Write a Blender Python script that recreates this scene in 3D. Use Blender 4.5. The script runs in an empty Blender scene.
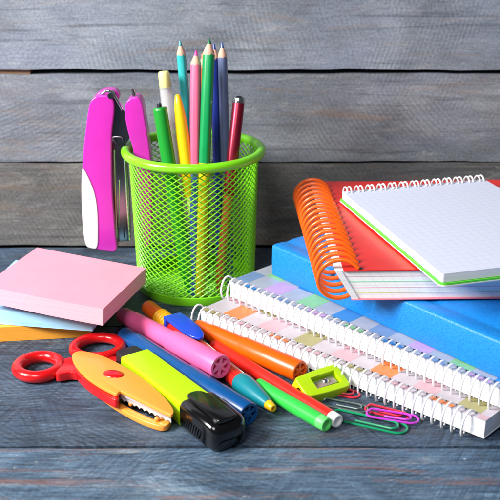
import bpy, bmesh, math, random
from mathutils import Vector, Matrix
from math import sin, cos, pi, radians, sqrt, atan2
random.seed(7)
S = 0.01                                   # everything below is written in centimetres
scene = bpy.context.scene
COL = scene.collection

# ------------------------------------------------------------------ survey helpers
CAM = Vector((0, -66.17, 25.4)); PITCH = radians(21); FOC = 1000.0
def ray(px, py):
    x = (px-250)/FOC; y = (250-py)/FOC
    return Vector((x, cos(PITCH)+y*sin(PITCH), -sin(PITCH)+y*cos(PITCH)))
def P(px, py, z=0.0):                      # point of the photo at height z
    r = ray(px, py); return CAM + r*((z-CAM.z)/r.z)
def PY(px, py, Y):                         # point of the photo at depth Y
    r = ray(px, py); return CAM + r*((Y-CAM.y)/r.y)

# ------------------------------------------------------------------ materials
def lin(h):
    h = h.lstrip('#'); v = [int(h[i:i+2], 16)/255 for i in (0, 2, 4)]
    return tuple(c/12.92 if c <= .04045 else ((c+.055)/1.055)**2.4 for c in v)+(1,)
class N:
    def __init__(s, name):
        s.m = bpy.data.materials.new(name); s.m.use_nodes = True
        s.t = s.m.node_tree; s.b = s.t.nodes['Principled BSDF']
    def n(s, typ, **kw):
        o = s.t.nodes.new(typ)
        for k, v in kw.items():
            if k in o.inputs: o.inputs[k].default_value = v
            else: setattr(o, k, v)
        return o
    def l(s, a, b): s.t.links.new(a, b)
    def mathn(s, op, a, b=None):
        o = s.t.nodes.new('ShaderNodeMath'); o.operation = op
        for i, v in enumerate((a, b)):
            if v is None: continue
            if isinstance(v, (int, float)): o.inputs[i].default_value = v
            else: s.l(v, o.inputs[i])
        return o.outputs[0]
    def mix(s, f, a, b, mode='MIX'):
        o = s.t.nodes.new('ShaderNodeMix'); o.data_type = 'RGBA'; o.blend_type = mode
        for i, v in ((0, f), (6, a), (7, b)):
            if isinstance(v, (int, float)): o.inputs[i].default_value = v
            elif isinstance(v, tuple): o.inputs[i].default_value = v
            else: s.l(v, o.inputs[i])
        return o.outputs[2]
    def ramp(s, f, stops):
        o = s.t.nodes.new('ShaderNodeValToRGB')
        while len(o.color_ramp.elements) < len(stops): o.color_ramp.elements.new(.5)
        for e, (p, c) in zip(o.color_ramp.elements, stops): e.position = p; e.color = c
        s.l(f, o.inputs[0]); return o.outputs[0]
    def noise(s, scale, vec=None, detail=4, rough=.6, dist=0.):
        o = s.n('ShaderNodeTexNoise', Scale=scale, Detail=detail, Roughness=rough, Distortion=dist)
        if vec is not None: s.l(vec, o.inputs['Vector'])
        return o.outputs['Fac']
    def mapping(s, scale=(1, 1, 1), rot=(0, 0, 0), src='Object', loc=(0, 0, 0)):
        c = s.n('ShaderNodeTexCoord'); m = s.n('ShaderNodeMapping')
        m.inputs['Scale'].default_value = scale; m.inputs['Rotation'].default_value = rot; m.inputs['Location'].default_value = loc
        s.l(c.outputs[src], m.inputs[0]); return m.outputs[0]
    def bump(s, h, strength=.3, dist=.0005):
        o = s.n('ShaderNodeBump', Strength=strength, Distance=dist); s.l(h, o.inputs['Height'])
        s.l(o.outputs[0], s.b.inputs['Normal'])
G = lambda v: (v, v, v, 1)

def plastic(name, col, rough=.32, var=.06, bump=.0, coat=0., trans=0., sss=0., metal=0., bscale=900):
    m = N(name); c = lin(col) if isinstance(col, str) else col
    v = m.mapping()
    n1 = m.noise(60, v, 3)
    dark = tuple(x*(1-var*2) for x in c[:3])+(1,); lite = tuple(min(1, x*(1+var)) for x in c[:3])+(1,)
    m.l(m.ramp(n1, [(.3, dark), (.7, lite)]), m.b.inputs['Base Color'])
    n2 = m.noise(350, v, 4)
    r = m.n('ShaderNodeMapRange'); m.l(n2, r.inputs[0]); r.inputs[3].default_value = rough*.9; r.inputs[4].default_value = rough*1.12
    m.l(r.outputs[0], m.b.inputs['Roughness'])
    m.b.inputs['Coat Weight'].default_value = coat; m.b.inputs['Coat Roughness'].default_value = .12
    m.b.inputs['Transmission Weight'].default_value = trans; m.b.inputs['Metallic'].default_value = metal
    if sss:
        m.b.inputs['Subsurface Weight'].default_value = sss
        m.b.inputs['Subsurface Radius'].default_value = (1, .8, .6); m.b.inputs['Subsurface Scale'].default_value = .003
    if bump: m.bump(m.noise(bscale, v, 3), bump, .0003)
    return m.m

def wood(name, lo, mid, hi, rust, rust_amt, saw, off=(0, 0, 0), wear=.2, plane='wall', grain=.3, sawamt=.35, tint=None):
    m = N(name)
    iso = m.mapping(loc=off)
    cloud = m.noise(26, m.mapping(scale=(.55, 1.1, 1.1), loc=off), 7, .62, .4)
    base = m.ramp(cloud, [(.32, lin(lo)), (.5, lin(mid)), (.68, lin(hi))])
    if tint:                                                     # broad warm and cool patches of old paint
        tn = m.noise(16, m.mapping(scale=(.7, 1.3, 1.3), loc=(off[0]+2, off[1]+7, off[2]+1)), 4, .6, .5)
        base = m.mix(m.ramp(tn, [(.40, G(0)), (.66, G(.6))]), base, lin(tint))
    gr = m.noise(1, m.mapping(scale=(45, 520, 520), loc=off), 5, .65, .8)
    base = m.mix(grain, base, m.ramp(gr, [(.34, G(.12)), (.5, G(.5)), (.66, G(.86))]), 'SOFT_LIGHT')
    sp = m.noise(620, iso, 5, .7)
    base = m.mix(.45, base, m.ramp(sp, [(.34, G(.12)), (.5, G(.5)), (.68, G(.9))]), 'SOFT_LIGHT')
    # rough-sawn strokes in patches, leaning both ways, broken up along their length
    def strokes(ang, scl, lo_):
        a = radians(ang); rot = (0, a, 0) if plane == 'wall' else (0, 0, -a)
        sc = (470, 26, 26) if plane != 'wall' else (470, 26, 26)
        o = m.n('ShaderNodeMapping'); c = m.n('ShaderNodeTexCoord'); m.l(c.outputs['Object'], o.inputs[0])
        o.inputs['Rotation'].default_value = rot; o.inputs['Location'].default_value = (lo_*.013, lo_*.007, lo_*.011)
        o2 = m.n('ShaderNodeMapping'); m.l(o.outputs[0], o2.inputs[0]); o2.inputs['Scale'].default_value = sc
        return m.noise(scl, o2.outputs[0], 3, .6, .9)
    s1 = strokes(saw, 1.0, 1); s2 = strokes(-saw*.9, 1.1, 5)
    sel = m.ramp(m.noise(13, m.mapping(loc=(8, 3, 1)), 2), [(.47, G(0)), (.53, G(1))])
    st = m.mix(sel, s1, s2)
    patch = m.ramp(m.noise(20, m.mapping(scale=(.8, 1.2, 1.2), loc=(3+off[0], 1, 2)), 3), [(.42, G(.15)), (.6, G(1))])
    stc = m.mix(patch, G(.5), m.ramp(st, [(.36, G(.1)), (.5, G(.5)), (.64, G(.9))]))
    base = m.mix(sawamt*(.45 if plane == 'wall' else .8), base, stc, 'SOFT_LIGHT')
    lg = m.noise(1, m.mapping(scale=(7, 210, 210), loc=(off[0]+4, off[1], off[2]+3)), 6, .6, 1.2)   # long grain lines and fine checks
    base = m.mix(m.ramp(lg, [(.56, G(0)), (.66, G(.42))]), base, lin('2b2d31' if plane == 'wall' else '171d26'))
    # faint curved kerfs of the saw, in parallel arcs
    def kerf(cx, cy, scl, dist):
        w = m.n('ShaderNodeTexWave', Scale=scl, Distortion=dist, Detail=2.0); w.wave_type = 'RINGS'; w.rings_direction = 'Y' if plane == 'wall' else 'Z'
        w.inputs['Detail Scale'].default_value = .25
        m.l(m.mapping(loc=(cx, cy if plane != 'wall' else 0, cy if plane == 'wall' else 0)), w.inputs['Vector']); return w.outputs['Fac']
    k1, k2 = kerf(.22, -.24, 112, 1.3), kerf(-.26, -.22, 104, 1.5)
    sel2 = m.ramp(m.noise(9, m.mapping(loc=(1+off[0], 6, 4)), 2), [(.46, G(0)), (.54, G(1))])
    kp = m.ramp(m.noise(17, m.mapping(loc=(5+off[0], 2, 8+off[1])), 3), [(.45, G(0)), (.62, G(1))])
    kc = m.mix(kp, G(.5), m.mix(sel2, k1, k2))
    base = m.mix(sawamt*(.7 if plane == 'wall' else .5), base, kc, 'SOFT_LIGHT')
    # worn places: bare brown wood and pale scuffs
    rm = m.noise(1, m.mapping(scale=(11, 85, 85), loc=(off[0]+5, off[1], off[2]+2)), 7, .72, .9)
    base = m.mix(m.ramp(rm, [(.545, G(0)), (.66, G(rust_amt*.8))]), base, lin(rust))
    pm = m.noise(1, m.mapping(scale=(24, 110, 110), loc=(off[0]+9, off[1]+4, off[2])), 8, .8, .7)
    base = m.mix(m.ramp(pm, [(.55, G(0)), (.74, G(wear))]), base, lin('cfccc4'))
    fl = m.noise(210, m.mapping(loc=(off[0]+3, 2, 6)), 4, .75, .6)
    base = m.mix(m.ramp(fl, [(.64, G(0)), (.74, G(wear*1.2))]), base, lin('d8d8d6'))
    dk = m.noise(150, m.mapping(scale=(.5, 1.3, 1.3), loc=(off[0]+1, 8, 3)), 4, .75, .8)
    base = m.mix(m.ramp(dk, [(.63, G(0)), (.76, G(.55))]), base, lin('23262b'))
    m.l(base, m.b.inputs['Base Color'])
    m.b.inputs['Roughness'].default_value = .6
    h = m.mathn('ADD', m.mathn('ADD', m.mathn('MULTIPLY', kc, .22), m.mathn('MULTIPLY', gr, .6)), m.mathn('ADD', m.mathn('MULTIPLY', stc, .25 if plane == 'wall' else .5), m.mathn('MULTIPLY', sp, .5)))
    m.bump(h, .45, .0005)
    return m.m

M = {}
def pm(key, *a, **k): M[key] = plastic(key.replace('_', ' '), *a, **k)
M['wall_a'] = wood('weathered grey wall wood', '606771', '7b828d', '949ba6', '8f7152', .42, 48, (0, 0, 0), .3, grain=.2, sawamt=.26, tint='8690a4')
M['wall_b'] = wood('weathered grey wall wood worn', '5f6367', '787c83', '90959d', '8f7053', .45, 42, (3.1, 1.7, 2.2), .34, grain=.24, sawamt=.22, tint='707a8c')
M['wall_c'] = wood('weathered grey wall wood shaded', '504f4f', '686664', '817f7c', '86674f', .45, 46, (7.3, 2.9, 5.1), .32, grain=.24, sawamt=.22, tint='5f6066')  # bottom plank: browner wood, with some of its shade put in the colour
M['table_a'] = wood('slate blue table wood', '232f40', '384859', '536578', '5f4c40', .4, 24, (1.2, 5.2, 0), .2, 'table', .7, .6, '40546b')
M['table_b'] = wood('worn blue grey table wood', '2d3d4e', '465b6f', '657a8d', '8a5538', .7, 30, (4.4, 2.3, 0), .42, 'table', .75, .55, '4c667f')
pm('gap', '15110f', .9); pm('raw_wood', '9c7a60', .8, .1, bump=.3, bscale=300)
pm('cup_green', '82e01c', .3, .03, coat=.3)
pm('magenta', 'd231b6', .26, .03, coat=.3)
pm('stapler_white', 'f3eef5', .4, .02)
pm('steel', '8f949c', .22, .05, metal=1.)
pm('dark_steel', '4a505c', .3, .05, metal=.9)
pm('bright_steel', 'd5d8dc', .18, .03, metal=1.); pm('satin_steel', 'd2d4d9', .32, .04, metal=.35)
pm('pencil_wood', 'e0b49c', .6, .08, bump=.2)
for k, c in dict(teal='2fb3b4', pink='f0688f', green='0f9a55', navy='1b2f86', slate='5f6c96', orange='e8762a',
                 lead_teal='12929c', lead_pink='e03fa0', lead_green='14693f', lead_navy='1f3aa5', lead_slate='3a5ca0', yellow='f6d31c', cobalt='3f5fae').items():
    pm('paint_'+k, c, .3, .05, coat=.25)
pm('maroon_metal', '8e1a35', .3, .05, metal=.55)
pm('rusty_orange', 'd96a3c', .35)
pm('pen_green', '1c9430', .3, .03, coat=.2)
pm('pen_yellow', 'f4c912', .32, .03)
pm('pale_yellow', 'eef0a0', .4)
M['clear'] = plastic('clear plastic', 'eeeef2', .12, .01); M['clear'].node_tree.nodes['Principled BSDF'].inputs['Alpha'].default_value = .32
pm('note_pink', 'fb9fb4', .75, .02)
pm('note_blue', 'a6d9f5', .75, .02); pm('note_orange', 'ffae38', .75, .02)
pm('scissor_red', 'cf1015', .25, .03, coat=.4)
pm('scissor_orange', 'fba03e', .3, .03, coat=.2, sss=.05)
pm('lime', 'b3e50c', .3, .02, sss=.08)
pm('cap_black', '0b0b0e', .16, .05, coat=.5)
pm('dark_end', '1b2024', .4)
pm('marker_pink', 'f96aa6', .34, .03, sss=.1)
pm('marker_pink_dark', 'f77db2', .36, .03)
pm('marker_blue', '064c8a', .28, .04, coat=.2)
pm('marker_orange', 'f05f05', .3, .03, sss=.05)
pm('pen_red', 'e0261b', .3, .03, coat=.2)
pm('pen_orange', 'f2661b', .3, .03)
pm('pen_yellow_coil', 'f7b71b', .33, .03)
pm('clip_blue', '1d46cf', .25, .03, coat=.3)
pm('cone_teal', '15808e', .3, .03, coat=.2)
pm('hair_white', 'f6e7dc', .4)
pm('felt_green', '34c24a', .33, .03, sss=.05)
pm('felt_green_end', '6be274', .4, .03)
pm('white_plastic', 'f0f0f0', .35, .02)
pm('sharp_lime', 'b2d90f', .33, .03, sss=.08)
pm('blade_steel', 'bdb6b2', .3, .06, metal=.6)
pm('wire_green', '0f9160', .3, .03, coat=.3); pm('wire_magenta', 'c43acb', .3, .03, coat=.3)
pm('wire_red', 'd62640', .3, .03, coat=.3); pm('wire_silver', '8fa79f', .3, .04, metal=.8)
pm('ring_white', 'f4f4f6', .3, .01, coat=.2)
pm('coil_orange', 'f9650f', .3, .02, coat=.25)
pm('cover_red', 'dd2a26', .36, .05, coat=.08, bump=.1, bscale=26)
pm('hole_dark', '35383f', .8)
for k, c in dict(white='beb6bf', orange='e07d42', pink='c9a3ae', olive='a39d6c', lilac='c09ccb', green='88c08a', blue='3f86c8', ash='a6acb9', slateblue='7492bb', grey='d8dadd').items():
    pm('print_'+k, c, .42, .09)
pm('card_green', '5fd835', .4, .03)
pm('line_rose', 'efc2d6', .8); pm('line_mint', 'a6e6c4', .8); pm('line_yellow', 'e8dc9c', .8); pm('back_pink', 'e87f90', .5)

def paper(name, tint='f4f4f8', axis='z', scale=700., amt=.08):       # the edge of a stack of sheets
    m = N(name)
    sc = {'z': (6, 6, scale), 'none': (20, 20, 20)}[axis]
    n = m.noise(1, m.mapping(scale=sc), 4, .7)
    c = lin(tint); d = tuple(x*(1-amt*2.2) for x in c[:3])+(1,)
    m.l(m.ramp(n, [(.35, d), (.65, c)]), m.b.inputs['Base Color']); m.b.inputs['Roughness'].default_value = .8
    m.bump(n, .35, .0004); return m.m
M['note_pink_edge'] = paper('pink pad edge', 'fdb4c3', 'z', 900., .04); M['note_blue_edge'] = paper('blue pad edge', 'a8daf5', 'z', 900., .04); M['note_orange_edge'] = paper('orange pad edge', 'ffae38', 'z', 900., .018)
M['pages'] = paper('page edges'); M['pages_cool'] = paper('page edges cool', 'eceef6')
def squared(name, cell, tint='f3f4fa', line='bcc8e2', w=.07, src='UV', amt=.55):  # squared exercise paper, cells in cm
    m = N(name); uv = m.mapping(src=src, scale=(1/cell,)*3)
    sp = m.n('ShaderNodeSeparateXYZ'); m.l(uv, sp.inputs[0])
    f = None
    for ax in (0, 1):
        q = m.mathn('FRACT', sp.outputs[ax])
        q = m.mathn('LESS_THAN', q, w)
        f = q if f is None else m.mathn('MAXIMUM', f, q)
    f = m.mathn('MULTIPLY', f, amt)
    m.l(m.mix(f, lin(tint), lin(line)), m.b.inputs['Base Color']); m.b.inputs['Roughness'].default_value = .75
    m.bump(m.noise(40, m.mapping(), 3), .15, .001); return m.m
M['squared'] = squared('squared paper', .5, 'd3d8ec', 'a9b6dd', .12, amt=.24)
M['squared_edge'] = squared('squared paper edge', .52, 'fcfbf9', 'b4bed6', .06, amt=.3)
def leatherette():
    m = N('blue leatherette'); v = m.mapping(scale=(1, 1, 1))
    vo = m.n('ShaderNodeTexVoronoi', Scale=1500.); m.l(v, vo.inputs['Vector'])
    no = m.noise(700, v, 4, .6, .8)
    h = m.mathn('ADD', m.mathn('MULTIPLY', vo.outputs['Distance'], .8), no)
    m.l(m.ramp(h, [(.35, lin('0a70c4')), (.7, lin('0d7bd2')), (1.0, lin('1c8cdf'))]), m.b.inputs['Base Color'])
    m.b.inputs['Roughness'].default_value = .4; m.bump(h, .3, .0004); return m.m
M['leatherette'] = leatherette()

# ------------------------------------------------------------------ object helpers
def thing(name, label, cat, loc, group=None):
    o = bpy.data.objects.new(name, None); COL.objects.link(o); o.empty_display_size = .01
    o.location = Vector(loc)*S; o['label'] = label; o['category'] = cat
    if group: o['group'] = group
    o['base'] = list(loc); return o
def base_of(p):
    while p is not None:
        if 'base' in p: return Vector(p['base'])
        p = p.parent
    return Vector((0, 0, 0))
def link(name, bm, mats, parent=None, sharp=38, bevel=0., seg=3, smooth=True, label=None):
    if not isinstance(mats, (list, tuple)): mats = [mats]
    if bevel:
        bmesh.ops.remove_doubles(bm, verts=bm.verts, dist=1e-5)
        es = [e for e in bm.edges if len(e.link_faces) == 2 and e.calc_face_angle(0) > radians(30)]
        bmesh.ops.bevel(bm, geom=es, offset=bevel, segments=seg, profile=.5, affect='EDGES', clamp_overlap=True)
    bmesh.ops.recalc_face_normals(bm, faces=bm.faces)
    for f in bm.faces: f.smooth = smooth
    for e in bm.edges:
        if len(e.link_faces) == 2 and e.calc_face_angle(0) > radians(sharp): e.smooth = False
    b = base_of(parent)
    for v in bm.verts: v.co = (v.co-b)*S
    me = bpy.data.meshes.new(name); bm.to_mesh(me); bm.free()
    for m in mats: me.materials.append(M[m] if isinstance(m, str) else m)
    o = bpy.data.objects.new(name, me); COL.objects.link(o)
    if parent is not None: o.parent = parent
    if label: o['label'] = label
    return o
def BM(): return bmesh.new()
def perp(d):
    d = d.normalized(); a = Vector((0, 0, 1)) if abs(d.z) < .9 else Vector((0, 1, 0))
    x = d.cross(a).normalized(); return x, x.cross(d).normalized()
def tube(bm, pts, r, seg=10, closed=False, mi=0, flat=1.0):
    pts = [Vector(p) for p in pts]; n = len(pts); rings = []
    rs = r if isinstance(r, (list, tuple)) else [r]*n
    T = []
    for i in range(n):
        a = pts[(i-1) % n] if (closed or i > 0) else pts[i]
        b = pts[(i+1) % n] if (closed or i < n-1) else pts[i]
        T.append((b-a).normalized())
    x, y = perp(T[0])
    for i in range(n):
        if i:
            x = (x - T[i]*x.dot(T[i])).normalized()
        y = T[i].cross(x).normalized()
        rings.append([bm.verts.new(pts[i]+(x*cos(2*pi*k/seg)+y*sin(2*pi*k/seg))*rs[i]) for k in range(seg)])
    m = n if closed else n-1
    for i in range(m):
        A, B = rings[i], rings[(i+1) % n]
        sh = 0
        if closed and i == n-1:
            sh = min(range(seg), key=lambda s: sum((A[k].co-B[(k+s) % seg].co).length for k in range(seg)))
        for k in range(seg):
            f = bm.faces.new((A[k], A[(k+1) % seg], B[(k+1+sh) % seg], B[(k+sh) % seg])); f.material_index = mi
    if not closed:
        for R in (rings[0], rings[-1]):
            f = bm.faces.new(R); f.material_index = mi
def lathe(bm, p0, d, prof, seg=32, mi=0, cap0=True, cap1=True, shape=None, up=None):
    """prof: (distance along d, radius); shape(k) scales the radius round the axis"""
    d = d.normalized(); x, y = perp(d)
    if up is not None:
        y = (up - d*up.dot(d)).normalized(); x = d.cross(y)
    rings = []
    for t, r in prof:
        rings.append([bm.verts.new(p0+d*t+(x*cos(2*pi*k/seg)+y*sin(2*pi*k/seg))*r*(shape(k/seg) if shape else 1)) for k in range(seg)])
    for A, B in zip(rings, rings[1:]):
        for k in range(seg):
            bm.faces.new((A[k], A[(k+1) % seg], B[(k+1) % seg], B[k])).material_index = mi
    if cap0: bm.faces.new(rings[0]).material_index = mi
    if cap1: bm.faces.new(rings[-1]).material_index = mi
def prism(bm, pts, ext, mi=0):
    """pts: 3D polygon, ext: extrusion vector"""
    A = [bm.verts.new(Vector(p)) for p in pts]; B = [bm.verts.new(Vector(p)+ext) for p in pts]
    n = len(A)
    fs = [bm.faces.new(A), bm.faces.new(B[::-1])]+[bm.faces.new((A[k], B[k], B[(k+1) % n], A[(k+1) % n])) for k in range(n)]
    for f in fs: f.material_index = mi
    return fs
def slab(bm, c, ext, mi=0): return prism(bm, c, Vector(ext), mi)
def box(bm, o, u, v, w, mi=0): return prism(bm, [o, o+u, o+u+v, o+v], w, mi)
def grid_quad(bm, c, nu, nv, fz=None, mi=0, flip=False):
    """subdivided quad c0..c3 with UVs in cm; fz(s,t) lifts points"""
    uvl = bm.loops.layers.uv.verify()
    c = [Vector(q) for q in c]; lu = (c[1]-c[0]).length; lv = (c[3]-c[0]).length
    g = []
    for j in range(nv+1):
        row = []
        for i in range(nu+1):
            s, t = i/nu, j/nv
            p = (c[0]*(1-s)+c[1]*s)*(1-t)+(c[3]*(1-s)+c[2]*s)*t
            if fz: p = p+Vector((0, 0, fz(s, t)))
            row.append((bm.verts.new(p), (s*lu, t*lv)))
        g.append(row)
    out = {}
    for j in range(nv):
        for i in range(nu):
            q = [g[j][i], g[j][i+1], g[j+1][i+1], g[j+1][i]]
            f = bm.faces.new([a[0] for a in q]); f.material_index = mi
            for lp, a in zip(f.loops, q): lp[uvl].uv = a[1]
            out[i, j] = f
    return out
def boolean_cut(o, cutters):
    for cb in cutters:
        bmesh.ops.recalc_face_normals(cb, faces=cb.faces)
        b = base_of(o)
        for v in cb.verts: v.co = (v.co-b)*S
        me = bpy.data.meshes.new('cutter'); cb.to_mesh(me); cb.free()
        c = bpy.data.objects.new('cutter', me); COL.objects.link(c); c.location = o.parent.location if o.parent else (0, 0, 0)
        bpy.context.view_layer.update()
        md = o.modifiers.new('cut', 'BOOLEAN'); md.operation = 'DIFFERENCE'; md.object = c; md.solver = 'EXACT'
        dg = bpy.context.evaluated_depsgraph_get(); dg.update()
        nm = bpy.data.meshes.new_from_object(o.evaluated_get(dg))
        o.modifiers.clear(); o.data = nm; bpy.data.objects.remove(c)
    bm = bmesh.new(); bm.from_mesh(o.data)
    for f in bm.faces: f.smooth = True
    for e in bm.edges: e.smooth = not (len(e.link_faces) != 2 or e.calc_face_angle(0) > radians(30))
    bm.to_mesh(o.data); bm.free()
def smooth_closed(pts, it=2):
    pts = [Vector(p) for p in pts]
    for _ in range(it):
        q = []
        for i in range(len(pts)):
            a, b = pts[i], pts[(i+1) % len(pts)]
            q += [a*.75+b*.25, a*.25+b*.75]
        pts = q
    return pts

# ------------------------------------------------------------------ the setting
def plank(name, x0, x1, y0, y1, z0, z1, mat, parent, face):
    bm = BM(); nx = 90
    rnd = random.Random(hash((round(z0*10), round(y0*10))) % 1000)
    ph = [rnd.uniform(0, 6) for _ in range(6)]
    wob = lambda x, k: .035*sin(x*.35+ph[k])+.02*sin(x*1.3+ph[k+1])+.012*sin(x*3.7+ph[k+2])
    secs = []
    for i in range(nx+1):
        x = x0+(x1-x0)*i/nx; a, b = wob(x, 0), wob(x, 3)
        if face == 'wall': q = [(x, y0, z0+a), (x, y0, z1+b), (x, y1, z1+b), (x, y1, z0+a)]
        else: q = [(x, y0+a, z1), (x, y1+b, z1), (x, y1+b, z0), (x, y0+a, z0)]
        secs.append([bm.verts.new(p) for p in q])
    for A, B in zip(secs, secs[1:]):
        for k in range(4): bm.faces.new((A[k], A[(k+1) % 4], B[(k+1) % 4], B[k]))
    bm.faces.new(secs[0]); bm.faces.new(secs[-1][::-1])
    es = [e for e in bm.edges if len(e.link_faces) == 2 and e.calc_face_angle(0) > radians(60)]
    bmesh.ops.bevel(bm, geom=es, offset=.06, segments=2, affect='EDGES')
    return link(name, bm, mat, parent)
table = bpy.data.objects.new('tabletop', None); COL.objects.link(table); table['kind'] = 'structure'
plank('plank', -48, 48, -42, -25.86, -2.2, 0, 'table_b', table, 'table')
plank('plank', -48, 48, -25.66, -12.7, -2.2, 0, 'table_a', table, 'table')
plank('plank', -48, 48, -12.55, .45, -2.2, 0, 'table_a', table, 'table')
bm = BM(); box(bm, Vector((-48, -42, -2.6)), Vector((96, 0, 0)), Vector((0, 43, 0)), Vector((0, 0, .38))); link('underside_board', bm, 'gap', table)
wall = thing('wooden_wall', 'weathered grey wall of wide horizontal planks behind all the stationery', 'wall', (0, .6, 0))
wall['kind'] = 'structure'
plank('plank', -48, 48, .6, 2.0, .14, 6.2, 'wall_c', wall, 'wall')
plank('plank', -48, 48, .6, 2.0, 6.34, 12.38, 'wall_b', wall, 'wall')
plank('plank', -48, 48, .6, 2.0, 12.70, 18.9, 'wall_a', wall, 'wall')
plank('plank', -48, 48, .6, 2.0, 19.02, 25.2, 'wall_b', wall, 'wall')
bm = BM(); box(bm, Vector((-48, .95, 12.30)), Vector((33.2, 0, 0)), Vector((0, 1.0, 0)), Vector((0, 0, .48))); link('lit_backing_strip', bm, 'raw_wood', wall)  # brown strip added in the gap to stand for the lit backing
bm = BM(); box(bm, Vector((-48, 2.05, -2)), Vector((96, 0, 0)), Vector((0, .5, 0)), Vector((0, 0, 28))); link('backing_board', bm, 'gap', wall)

# ------------------------------------------------------------------ pencil cup
CX, CY_, CH = -3.5, -5.97, 8.95
cup = thing('pencil_cup', 'bright green metal mesh cup packed with pencils and pens', 'pencil cup', (CX, CY_, 0))
C0 = Vector((CX, CY_, 0))
def rad(z): return 3.72+(3.98-3.72)*z/CH
bm = BM(); NC, NR = 46, 46; z0, z1 = .42, CH-.1
g = {}
for j in range(NR+1):
    z = z0+(z1-z0)*j/NR
    for i in range(NC):
        a = 2*pi*(i+(.5 if j % 2 else 0))/NC
        g[i, j] = bm.verts.new(C0+Vector((rad(z)*cos(a), rad(z)*sin(a), z)))
for j in range(0, NR-1):
    for i in range(NC):
        lo = g[i, j]; hi = g[i, j+2]
        if j % 2 == 0: l, r = g[(i-1) % NC, j+1], g[i, j+1]
        else: l, r = g[i, j+1], g[(i+1) % NC, j+1]
        bm.faces.new((lo, r, hi, l))
bmesh.ops.recalc_face_normals(bm, faces=bm.faces)
for v in bm.verts: v.co = (v.co-C0)*S
me = bpy.data.meshes.new('mesh_wall'); bm.to_mesh(me); bm.free()
o = bpy.data.objects.new('mesh_wall', me); COL.objects.link(o); o.parent = cup
md = o.modifiers.new('w', 'WIREFRAME'); md.thickness = .105*S; md.use_even_offset = False; md.use_boundary = True; md.offset = 0
me.materials.append(M['cup_green'])
def torus_pts(c, R, n=72, z=0): return [c+Vector((R*cos(2*pi*k/n), R*sin(2*pi*k/n), z)) for k in range(n)]
bm = BM(); tube(bm, torus_pts(C0, 4.2, 96, CH), .29, 16, True); link('rim', bm, 'cup_green', cup)
bm = BM(); lathe(bm, C0, Vector((0, 0, 1)), [(.02, 3.70), (.0, 3.76), (.06, 3.8), (.52, 3.82), (.56, 3.78), (.52, 3.68), (.14, 3.62), (.1, 3.5), (.04, 3.6)], 72, cap0=False, cap1=False); link('base', bm, 'cup_green', cup)

bm = BM(); st_ = .3; nn = 13; gg = {}
for i in range(-nn, nn+1):
    for j in range(-nn, nn+1):
        x, y = (i+j)*st_*.72, (i-j)*st_*.5
        if x*x+y*y < 3.6**2: gg[i, j] = bm.verts.new(Vector((x, y, .1)))
for (i, j) in list(gg):
    q = [(i, j), (i+1, j), (i+1, j+1), (i, j+1)]
    if all(k in gg for k in q): bm.faces.new([gg[k] for k in q])
for v in bm.verts: v.co *= S
me = bpy.data.meshes.new('mesh_floor'); bm.to_mesh(me); bm.free(); me.materials.append(M['cup_green'])
o = bpy.data.objects.new('mesh_floor', me); COL.objects.link(o); o.parent = cup
md = o.modifiers.new('w', 'WIREFRAME'); md.thickness = .1*S; md.use_even_offset = False; md.offset = 0
# ------------------------------------------------------------------ pencils and pens in the cup
def hexshape(f):
    a = (f*2*pi) % (pi/3)-pi/6
    return .93+.07*(cos(pi/6)/cos(a)*.5+.5) if False else (0.90/cos(a))**.75
GP = 'pencils and pens standing in the green mesh cup'
def stick_line(tip, ytip, mid, ymid, zend=.5):
    a = PY(*tip, ytip); b = PY(*mid, ymid)
    d = (b-a).normalized(); t = (zend-a.z)/d.z
    e = a+d*t
    rel = Vector((e.x-CX, e.y-CY_, 0))
    if rel.length > 3.2:
        rel *= 3.2/rel.length; e = Vector((CX+rel.x, CY_+rel.y, zend))
    return a, e
def pencil(label, tip, yt, mid, ym, paint, lead, r=.28, dip=None, dip_at=6.6, cone=.8, leadlen=.32):
    a, e = stick_line(tip, yt, mid, ym); d = (e-a).normalized(); L = (e-a).length
    t = thing('colored_pencil', label, 'pencil', e, GP)
    end = dip_at if dip else L
    bm = BM(); lathe(bm, a, d, [(cone, r*.97), (cone+.03, r), (end, r)], 24, shape=hexshape)
    bm.verts.ensure_lookup_table()
    for q in range(48): bm.verts[q].co += d*.055*cos(2*pi*(q % 24)*6/24)   # scalloped edge left by the sharpener
    link('barrel', bm, paint, t, 50)
    if dip:
        bm = BM(); lathe(bm, a, d, [(end+.003, r), (L, r)], 24, shape=hexshape); link('second_barrel', bm, dip, t, 50)
    bm = BM()
    k = leadlen/cone
    lathe(bm, a, d, [(leadlen, r*.96*k), (cone-.07, r*.955), (cone+.1, r*.962)], 24); link('wood_tip', bm, 'pencil_wood', t)
    bm = BM(); lathe(bm, a, d, [(0, .03), (.03, .05), (leadlen, r*.97*k+.005)], 16); link('lead', bm, lead, t)
    return t
pencil('teal blue pencil, leftmost of the tall sharpened pencils', (180, 40.5), -4.6, (190, 158), -5.2, 'paint_teal', 'paint_lead_teal')
pencil('pink pencil with a magenta point, in front of the teal pencil', (196, 50), -6.6, (194.5, 158), -8.2, 'paint_pink', 'paint_lead_pink', .32, 'paint_cobalt', 7.1)
pencil('green pencil with a dark green point and a yellow lower half, tallest in the cup', (209.5, 38.5), -6.7, (205.3, 158), -8.6, 'paint_green', 'paint_lead_green', .35, 'paint_yellow', 7.35, .85)
pencil('dark navy pencil almost hidden behind the green pencil', (214, 44), -5.0, (217.5, 158), -5.6, 'paint_navy', 'paint_lead_navy')
pencil('grey blue pencil standing to the right of the navy pencil', (222, 42.5), -5.4, (225.5, 158), -6.3, 'paint_slate', 'paint_lead_slate')
pencil('orange pencil only peeping out between the pink and green pencils', (202.6, 53), -4.2, (204, 158), -4.8, 'paint_orange', 'paint_orange', .26)
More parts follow.
